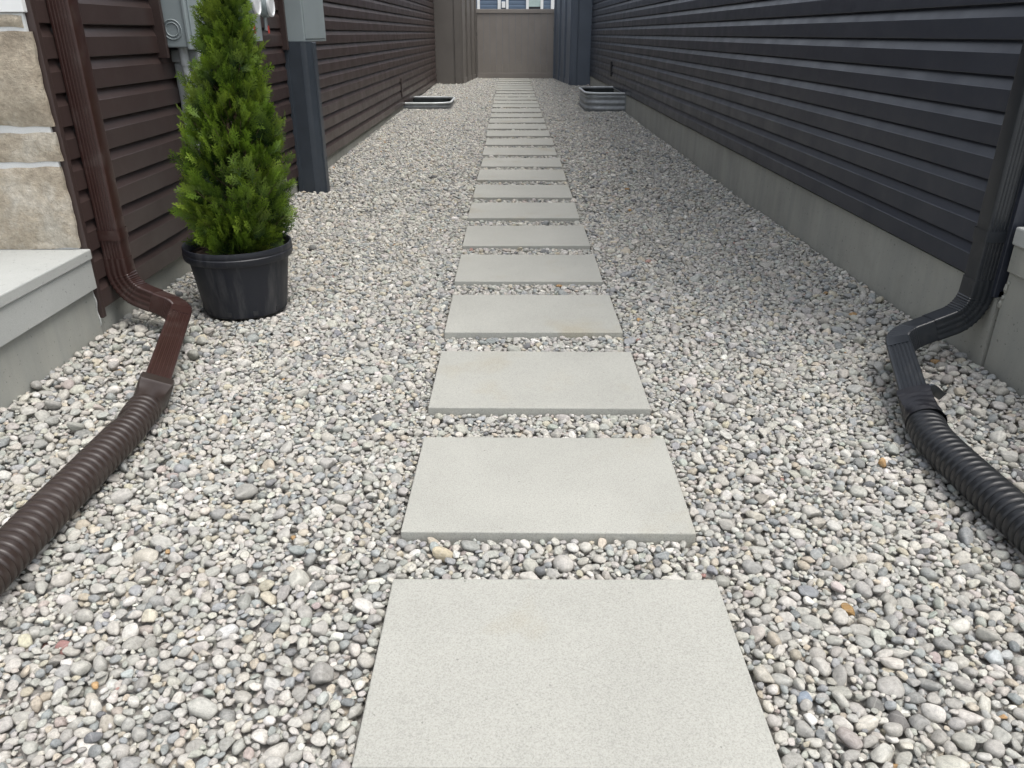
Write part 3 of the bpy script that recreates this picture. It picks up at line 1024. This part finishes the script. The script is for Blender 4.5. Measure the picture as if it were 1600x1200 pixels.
for s in range(3):
    a = s*2.1 + 0.5
    q = [lerp(TB - Vector((0, 0, 0.03)), APEX, k/12) + Vector((math.cos(a), math.sin(a), 0))*(0.02 + 0.06*math.sin(min(1, k/7)*PI*0.6)) for k in range(9)]
    trunk_tube(mb, q, 0.014, 0.004)

Htree = APEX.z - TB.z
def crown_R(h):
    """radius of the crown at relative height h"""
    prof = [(0.0, 0.13), (0.06, 0.20), (0.14, 0.250), (0.24, 0.262), (0.36, 0.232), (0.5, 0.182), (0.65, 0.125), (0.8, 0.080), (0.92, 0.045), (1.0, 0.012)]
    for (a, ra), (b, rb) in zip(prof[:-1], prof[1:]):
        if a <= h <= b: return ra + (rb - ra)*(h - a)/(b - a)
    return 0.01

def spray_shape(seed):
    """flat fan of scale-leaved twigs: list of (x, y) tapered ribbons as triangles, length about 1"""
    r = random.Random(seed)
    tris = []; tint = []
    def ribbon(x, y, ang, L, w, depth):
        segs = 3
        px_, py_ = x, y
        a = ang
        left, right = [], []
        for k in range(segs + 1):
            f = k/segs
            ww = w*(1 - 0.75*f) if k < segs else w*0.12
            left.append((px_ - math.sin(a)*ww, py_ + math.cos(a)*ww)); right.append((px_ + math.sin(a)*ww, py_ - math.cos(a)*ww))
            if k < segs:
                a += r.uniform(-0.12, 0.12)
                px_ += math.cos(a)*L/segs; py_ += math.sin(a)*L/segs
        for k in range(segs):
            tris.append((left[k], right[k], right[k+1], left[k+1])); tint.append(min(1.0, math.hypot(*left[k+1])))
        return a
    def branch(x, y, ang, L, w, level):
        ribbon(x, y, ang, L, w, level)
        if level == 2: return
        n = 9 if level == 0 else 4
        for k in range(n):
            f = 0.12 + 0.80*(k + r.uniform(-0.2, 0.2))/n
            sgn = 1 if k % 2 == 0 else -1
            l2 = L*(0.50 - 0.30*f)*r.uniform(0.8, 1.2) if level == 0 else L*(0.55 - 0.25*f)*r.uniform(0.8, 1.2)
            branch(x + math.cos(ang)*L*f, y + math.sin(ang)*L*f, ang + sgn*r.uniform(0.5, 0.85), l2, w*0.85, level + 1)
    branch(0, 0, 0, 1.0, 0.030, 0)
    return np.array(tris), np.array(tint)
SPR = [spray_shape(s) for s in range(8)]

fr = np.random.default_rng(8)
FV, FC = [], []
def add_spray(base, d, up_hint, size, shade, hue):
    shp, tint = SPR[fr.integers(0, len(SPR))]
    d = d / np.linalg.norm(d)
    w = np.cross(d, up_hint); w /= (np.linalg.norm(w) + 1e-9)
    nn = np.cross(w, d)
    x = shp[..., 0]*size; y = shp[..., 1]*size*1.05
    droop = (x/size)**2 * size * fr.uniform(-0.10, 0.22)
    curl = (np.abs(shp[..., 1])**1.5)*size*fr.uniform(-0.3, 0.5)
    P = base + x[..., None]*d + y[..., None]*w + (curl - droop)[..., None]*nn
    FV.append(P.reshape(-1, 3))
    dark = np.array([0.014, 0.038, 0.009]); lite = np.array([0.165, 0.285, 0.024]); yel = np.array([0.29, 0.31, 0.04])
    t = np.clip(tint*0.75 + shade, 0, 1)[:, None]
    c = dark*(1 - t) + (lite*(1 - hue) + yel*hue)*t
    FC.append(np.repeat(c, 4, axis=0))
nbr = 340
for b_ in range(nbr):
    h = min(0.985, (b_ + fr.random())/nbr)
    h = 1 - (1 - h)**0.72 if False else h**1.12
    th = b_*2.39996 + fr.normal(0, 0.25)
    R = crown_R(h) * fr.uniform(0.82, 1.08)
    centre = np.array(lerp(TB, APEX, h))
    out = np.array([math.cos(th), math.sin(th), 0.0])
    tip = centre + out*R + np.array([0, 0, 0.0])
    root = centre + out*0.02 - np.array([0, 0, R*0.75 + 0.03])
    root[2] = max(root[2], TB.z + 0.02)
    trunk_tube(mb, [Vector(root), Vector(lerp(Vector(root), Vector(tip), 0.5)) + Vector((0, 0, -0.01)), Vector(tip)], 0.0035, 0.0012, 4)
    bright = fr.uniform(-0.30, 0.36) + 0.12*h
    hue = fr.uniform(0, 0.35)
    tw = fr.uniform(0, 2*PI)
    nsp = 12 if h < 0.85 else 7
    for s in range(nsp):
        f = fr.uniform(0.30, 1.0)
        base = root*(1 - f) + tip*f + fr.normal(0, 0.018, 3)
        base[2] += 0.0
        dirv = out*fr.uniform(0.10, 0.75) + np.array([0, 0, fr.uniform(0.45, 1.15)]) + fr.normal(0, 0.20, 3)
        if h < 0.25: dirv[2] -= 0.35*fr.random()
        tang = np.array([-math.sin(th), math.cos(th), 0])
        uph = (out*math.cos(tw) + tang*math.sin(tw)) + fr.normal(0, 0.35, 3)
        add_spray(base, dirv, uph, fr.uniform(0.075, 0.130)*(1 - 0.25*h), bright - (1 - f)*0.55, hue)  # inner sprays darkened: shade inside the crown is put into their colour
# leader shoots at the tip
for s in range(26):
    base = np.array(lerp(TB, APEX, fr.uniform(0.86, 1.0)))
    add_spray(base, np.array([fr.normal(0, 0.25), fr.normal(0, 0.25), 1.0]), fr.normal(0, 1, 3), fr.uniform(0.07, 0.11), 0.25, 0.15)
auto_smooth(mb.obj('trunk', M['bark'], tree), 60)
V = np.vstack(FV); Cc = np.vstack(FC)
nq = len(V)//4
me = bpy.data.meshes.new('crown')
me.vertices.add(len(V)); me.vertices.foreach_set('co', V.astype(np.float32).ravel())
me.loops.add(nq*4); me.loops.foreach_set('vertex_index', np.arange(nq*4, dtype=np.int32))
me.polygons.add(nq); me.polygons.foreach_set('loop_start', np.arange(0, nq*4, 4, dtype=np.int32))
me.update(calc_edges=True)
ca = me.attributes.new('leafcol', 'FLOAT_COLOR', 'POINT')
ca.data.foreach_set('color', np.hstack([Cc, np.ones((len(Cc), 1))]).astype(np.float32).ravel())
me.materials.append(M['foliage'])
crown = bpy.data.objects.new('crown', me); link(crown); put(crown, tree)
print('crown quads', nq)

# ------------------------------------------------------------------ utilities on the left wall
WX = LX + 0.021
ebox = empty('meter_box', (-1.94, 5.05, 1.33), 'pale grey steel electrical box with round knockout behind the cedar', 'electrical box')
MB().box(WX - 0.01, -1.872, 4.88, 5.24, 1.345, 2.15).obj('box_body', M['grey_steel'], ebox, bevel=0.006)
MB().box(-1.871, -1.850, 4.868, 5.252, 1.333, 2.16).obj('cover', M['grey_steel'], ebox, bevel=0.006)
MB().box(-1.849, -1.838, 4.90, 5.22, 1.37, 2.13).obj('door', M['grey_steel'], ebox, bevel=0.004)
for r_ in (0.052, 0.036):
    m_ = MB(); nseg = 40
    loop = []
    for k in range(nseg):
        a = 2*PI*k/nseg
        loop.append([Vector((-1.945 + (r_ + 0.004*math.cos(t))*math.cos(a), 4.879 - 0.003 - 0.003*math.sin(t), 1.44 + (r_ + 0.004*math.cos(t))*math.sin(a))) for t in (0, PI/2, PI, 3*PI/2)])
    loop.append(loop[0])
    auto_smooth(m_.rings(loop, True, False).obj('knockout_ring', M['grey_steel'], ebox), 60)
mb = MB(); mb.box(WX - 0.02, WX + 0.052, 4.82, 4.850, 1.29, 2.2)
mb.obj('mounting_flange', M['brown_vinyl'], ebox, bevel=0.003)
pipe = empty('conduit', (-1.93, 4.95, 0), 'thin weathered grey conduit running down from the box with the knockout', 'conduit')
auto_smooth(MB().tube((-1.925, 4.935, 1.345), (-1.925, 4.935, -0.02), 0.021, 20).obj('pipe', M['conduit_grey'], pipe), 40)
auto_smooth(MB().tube((-1.925, 4.935, 1.346), (-1.925, 4.935, 1.245), 0.0265, 20).obj('coupling', M['conduit_grey'], pipe), 40)
cov = empty('cable_cover', (-1.9, 5.15, 0), 'broad pale grey cable cover under the box with the knockout', 'cable cover')
MB().box(WX, -1.862, 5.00, 5.22, -0.02, 1.262).obj('cover_body', M['conduit_grey'], cov, bevel=0.02, seg=4)
MB().box(WX, -1.852, 4.985, 5.235, 1.263, 1.331).obj('collar', M['conduit_grey'], cov, bevel=0.008)

meter = empty('utility_meter', (-1.93, 6.4, 1.35), 'grey meter plate with two round white-rimmed dials right of the cedar', 'utility meter')
MB().box(WX, -1.905, 6.10, 6.50, 1.365, 2.05).obj('back_plate', M['grey_steel'], meter, bevel=0.004)
for yy in (6.20, 6.56):
    mr = MB()
    prof_ = [(0.088, 0.0), (0.088, 0.05), (0.080, 0.054), (0.076, 0.060)]
    rings_ = [[(-1.905 + z, yy + r*math.cos(2*PI*k/36), 1.62 + r*math.sin(2*PI*k/36)) for k in range(36)] for r, z in prof_]
    auto_smooth(mr.rings(rings_, True, True).obj('dial_case', M['grey_steel'], meter), 35)
    mg = MB()
    prof_ = [(0.079, 0.060), (0.086, 0.066), (0.086, 0.080), (0.074, 0.084), (0.066, 0.076)]
    rings_ = [[(-1.905 + z, yy + r*math.cos(2*PI*k/36), 1.62 + r*math.sin(2*PI*k/36)) for k in range(36)] for r, z in prof_]
    auto_smooth(mg.rings(rings_, True, True).obj('dial_rim', M['dial_white'], meter), 35)
    auto_smooth(MB().tube((-1.885, yy, 1.535), (-1.885, yy - 0.01, 1.44), 0.014, 12).obj('stub_pipe', M['conduit_grey'], meter), 40)
    MB().box(-1.872, -1.866, yy - 0.014, yy + 0.014, 1.42, 1.475).obj('seal_tag', M['red_tag'], meter)

sbox = empty('service_box', (-1.93, 8.0, 1.34), 'plain grey steel service box above the dark cable guard', 'electrical box')
MB().box(WX - 0.01, -1.838, 7.545, 8.43, 1.35, 2.3).obj('box_body', M['grey_steel'], sbox, bevel=0.006)
MB().box(-1.837, -1.832, 7.57, 8.40, 1.375, 2.28).obj('cover', M['grey_steel'], sbox, bevel=0.002)
MB().box(WX - 0.02, WX + 0.05, 7.46, 7.50, 1.285, 2.3).obj('mounting_flange', M['brown_vinyl'], sbox, bevel=0.003)
guard = empty('cable_guard', (-1.9, 7.7, 0), 'dark slate grey cable guard running from the service box into the gravel', 'cable guard')
pr = [(WX - 0.004, 7.50), (WX + 0.028, 7.50), (WX + 0.033, 7.512), (WX + 0.150, 7.512)]
for k in range(9):
    a = PI*k/8
    pr.append((-1.860 + 0.075*math.sin(a) + 0.0, 7.66 - 0.135*math.cos(a)))
pr += [(WX + 0.150, 7.808), (WX + 0.033, 7.808), (WX + 0.028, 7.82), (WX - 0.004, 7.82)]
auto_smooth(MB().rings([[(x, y, z) for x, y in pr] for z in (-0.03, 1.349)]).obj('channel', M['guard_grey'], guard), 25)
MB().box(-1.80, -1.779, 7.60, 7.72, -0.03, 1.348).obj('face_strip', M['guard_grey'], guard, bevel=0.008, seg=3)

# small vents on the walls near the window wells
v1 = empty('wall_vent', (-2.0, 15.3, 0.3), 'narrow dark vent strip on the brown wall above the low window well', 'vent')
MB().box(LX + 0.002, LX + 0.045, 15.22, 15.34, 0.33, 0.665).obj('hood', M['brown_vinyl'], v1, bevel=0.004)
MB().box(LX + 0.004, LX + 0.030, 15.195, 15.219, 0.33, 0.655).obj('slot', M['dark_part'], v1)
v2 = empty('wall_vent', (2.1, 17.4, 0.6), 'narrow black vent strip on the slate wall above the raised window well', 'vent')
MB().box(RX - 0.055, RX - 0.002, 17.30, 17.44, 0.60, 0.885).obj('hood', M['dark_part'], v2, bevel=0.004)
MB().box(RX - 0.040, RX - 0.004, 17.275, 17.299, 0.61, 0.875).obj('slot', M['dark_part'], v2)

# ------------------------------------------------------------------ window wells (corrugated galvanised steel)
def window_well(label, W, top, side):
    yc = (W['y0'] + W['y1'])/2
    root = empty('window_well', ((W['x0'] + W['x1'])/2, yc, gz(yc)), label, 'window well')
    r = 0.30
    def plan(off):
        """U-shaped outline from one wall end to the other"""
        a0, a1 = W['y0'] - off, W['y1'] + off
        if side > 0: wall, far = W['x0'], W['x1'] + off
        else: wall, far = W['x1'], W['x0'] - off
        s = 1 if side > 0 else -1
        pts = [(wall, a0), (wall + s*0.02, a0)]
        rr_ = r + off
        for k in range(9):
            t = PI/2*k/8
            pts.append((far - s*rr_ + s*rr_*math.sin(t), a0 + rr_ - rr_*math.cos(t)))
        for k in range(9):
            t = PI/2*k/8
            pts.append((far - s*rr_ + s*rr_*math.cos(t), a1 - rr_ + rr_*math.sin(t)))
        pts.append((wall, a1))
        return pts
    zt = gz(yc) + top
    zs = np.arange(zt - 0.9, zt - 0.02, 0.012)
    rings = [[(x, y, z) for x, y in plan(0.010*math.sin(2*PI*(z - zt)/0.105))] for z in zs]
    outer = MB().rings(rings, False)
    o = outer.obj('corrugated_wall', M['galv'], root)
    sol = o.modifiers.new('thickness', 'SOLIDIFY'); sol.thickness = 0.004
    auto_smooth(o, 50)
    rim = []
    pl = plan(0.012)
    for (x, y) in pl:
        rim.append((x, y))
    mbr = MB(); loops = []
    m = len(rim)
    for i in range(m):
        p = Vector((*rim[i], zt - 0.014))
        t = (Vector((*rim[min(i+1, m-1)], 0)) - Vector((*rim[max(i-1, 0)], 0))).normalized()
        nrm = Vector((t.y, -t.x, 0))
        loops.append([p + nrm*0.021*math.cos(2*PI*k/10) + Vector((0, 0, 0.019*math.sin(2*PI*k/10))) for k in range(10)])
    auto_smooth(mbr.rings(loops).obj('rim', M['galv_rim'], root), 60)
    lin = MB().rings([[(x, y, z) for x, y in plan(-0.030)] for z in (zt - 0.88, zt - 0.035)], False).obj('dark_inner_sheet', M['dark_inner_sheet'], root)  # dark sheet added just inside the corrugated steel, making the interior dark
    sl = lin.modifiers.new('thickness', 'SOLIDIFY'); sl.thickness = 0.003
    wx = W['x0'] if side > 0 else W['x1']
    s = 1 if side > 0 else -1
    for yy in (W['y0'], W['y1']):
        sy = -1 if yy == W['y0'] else 1
        MB().box(min(wx, wx + s*0.012), max(wx, wx + s*0.012), min(yy + sy*0.022, yy + sy*0.075), max(yy + sy*0.022, yy + sy*0.075), zt - 0.4, zt).obj('wall_flange', M['galv'], root)
    MB().box(min(wx, wx + s*0.02) + s*0.001, max(wx, wx + s*0.02) + s*0.001, W['y0'] + 0.02, W['y1'] - 0.02, zt - 0.03, zt + 0.012).obj('back_rail', M['galv_rim'], root)
    b0 = zt - 0.88
    MB().add([(W['x0'] - 0.02, W['y0'] - 0.02, b0), (W['x1'] + 0.02, W['y0'] - 0.02, b0), (W['x1'] + 0.02, W['y1'] + 0.02, b0), (W['x0'] - 0.02, W['y1'] + 0.02, b0)], [(0, 1, 2, 3)]).obj('well_floor', M['bed'], root)
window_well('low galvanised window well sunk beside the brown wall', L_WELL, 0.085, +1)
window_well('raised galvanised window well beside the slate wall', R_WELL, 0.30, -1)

# ------------------------------------------------------------------ board and batten projections next to the gate
def projection(label, xa, xb, ya, yb, xc, side, mat):
    """front face from xa (house) to xb at y=ya, then a return from (xb, ya) to (xc, yb)"""
    root = empty('wall_projection', ((xa + xb)/2, ya, gz(ya)), label, 'wall')
    z0, z1 = gz(ya) - 0.05, 3.3
    lo, hi = min(xa, xb), max(xa, xb)
    w = hi - lo
    s = 1 if xb > xa else -1
    MB().box(lo, hi, ya, ya + 0.04, z0, z1).obj('front_panel', mat, root)
    # corner boards on the front
    def fb(f0, f1, out, name='trim_board'):
        a, b = xa + (xb - xa)*f0, xa + (xb - xa)*f1
        MB().box(min(a, b), max(a, b), ya - out, ya - 0.001, z0, z1).obj(name, mat, root, bevel=0.003)
    fb(0.0, 0.70, 0.018)
    fb(0.76, 1.0, 0.026)
    # return wall
    A, B = Vector((xb, ya, 0)), Vector((xc, yb, 0))
    d = (B - A); L = d.length; d.normalize()
    n = Vector((d.y, -d.x, 0)) * (1 if side > 0 else -1)
    def slab_(t0, t1, o0, o1, za, zb, name):
        p = [A + d*t0 + n*o0, A + d*t1 + n*o0, A + d*t1 + n*o1, A + d*t0 + n*o1]
        m = MB(); vv = [(q.x, q.y, za) for q in p] + [(q.x, q.y, zb) for q in p]
        fs = [(0,3,2,1),(4,5,6,7),(0,1,5,4),(1,2,6,5),(2,3,7,6),(3,0,4,7)]
        m.add(vv, fs)
        o = m.obj(name, mat, root, bevel=0.002)
        return o
    slab_(0.045, L, -0.05, 0.0, gz(yb) - 0.08, z1, 'return_panel')
    nb = 4
    for k in range(nb):
        t = 0.05 + (L - 0.16)*k/(nb - 1)
        slab_(t, t + 0.10, 0.001, 0.050, gz(yb) - 0.02, z1, 'batten')
    slab_(0.05, L, 0.0005, 0.020, gz(yb) - 0.06, gz(yb) + 0.10, 'bottom_rail')
projection('taupe board-and-batten wall projection left of the gate', -2.03, -1.33, 22.75, Y_GATE, -1.04, +1, M['taupe'])
projection('slate blue board-and-batten wall projection right of the gate', 2.20, 1.64, 22.15, Y_GATE, 1.36, -1, M['slate_trim'])

# ------------------------------------------------------------------ gate
gate = empty('gate', (0.16, Y_GATE, gz(Y_GATE)), 'taupe solid board gate closing the far end of the passage', 'gate')
g0, g1, gt = gz(Y_GATE) + 0.0, 1.965, 2.075
x0, x1 = -0.985, 1.315
nb = 12
for k in range(nb):
    a = x0 + (x1 - x0)*k/nb; b_ = x0 + (x1 - x0)*(k+1)/nb
    MB().box(a + 0.002, b_ - 0.002, Y_GATE + 0.01, Y_GATE + 0.035, g0 + 0.13, g1).obj('board', M['gate_vinyl'], gate, bevel=0.003)
MB().box(x0 - 0.02, x1 + 0.02, Y_GATE - 0.015, Y_GATE + 0.05, g1 + 0.001, gt).obj('top_rail', M['gate_vinyl'], gate, bevel=0.006)
MB().box(x0 - 0.02, x1 + 0.02, Y_GATE - 0.015, Y_GATE + 0.05, g0 - 0.03, g0 + 0.129).obj('bottom_rail', M['gate_vinyl'], gate, bevel=0.006)
for sx in (x0 - 0.16, x1 + 0.0):
    MB().box(sx, sx + 0.16, Y_GATE + 0.052, Y_GATE + 0.15, g0 - 0.05, gt + 0.03).obj('post', M['gate_vinyl'], gate, bevel=0.004)
for sx, zz in ((x0 - 0.035, 1.35), (x1 + 0.005, 1.48)):
    MB().box(sx - 0.012, sx + 0.035, Y_GATE - 0.045, Y_GATE - 0.021, zz, zz + 0.10).obj('hinge', M['dark_part'], gate, bevel=0.003)

# ------------------------------------------------------------------ blue house behind the gate
YB = 38.0
blue = empty('blue_house', (0.5, YB + 3, gz(30)), 'blue lap-sided house with white trim seen above the gate', 'house')
MB().box(-7, 9, YB + 0.02, YB + 8, -0.3, 6.0).obj('wall', M['blue_siding'], blue)
me_b = None
for k in range(18):
    zb = 2.0 + k*0.15
    m_ = MB(); pts_ = [(YB + 0.018, zb), (YB - 0.006, zb), (YB - 0.004, zb + 0.09), (YB + 0.016, zb + 0.149), (YB + 0.018, zb + 0.149)]
    m_.rings([[(x, y, z) for y, z in pts_] for x in (-7, 9)])
    m_.obj('siding_panel', M['blue_siding'], blue)
for a, b_ in ((-1.45, -1.33), (-0.54, -0.40), (-0.17, -0.06), (1.82, 2.1)):
    MB().box(a, b_, YB - 0.05, YB - 0.007, 2.0, 5.0).obj('trim_board', M['white_trim'], blue, bevel=0.004)
MB().box(-0.36, -0.20, YB - 0.10, YB - 0.007, 2.45, 2.70).obj('light_box', M['white_trim'], blue, bevel=0.01)
fr_ = MB()
fr_.box(0.72, 0.84, YB - 0.06, YB - 0.007, 2.40, 4.0); fr_.box(1.36, 1.48, YB - 0.06, YB - 0.007, 2.40, 4.0)
fr_.box(0.84, 1.36, YB - 0.06, YB - 0.007, 3.88, 4.0)
win = fr_.obj('window_frame', M['white_trim'], blue)
MB().box(0.841, 1.359, YB - 0.03, YB - 0.008, 2.50, 3.879).obj('pane', M['pane'], blue)
MB().box(0.841, 1.359, YB - 0.055, YB - 0.009, 2.42, 2.499).obj('sill', M['dark_part'], blue)
mb = MB(); mb.add([(-7.4, YB - 0.5, 5.9), (9.4, YB - 0.5, 5.9), (9.4, YB + 8.4, 5.9), (-7.4, YB + 8.4, 5.9), (-7.4, YB + 4, 8.2), (9.4, YB + 4, 8.2)],
                  [(0, 3, 2, 1), (0, 1, 5, 4), (2, 3, 4, 5), (0, 4, 3), (1, 2, 5)])
mb.obj('roof', M['roof'], blue)
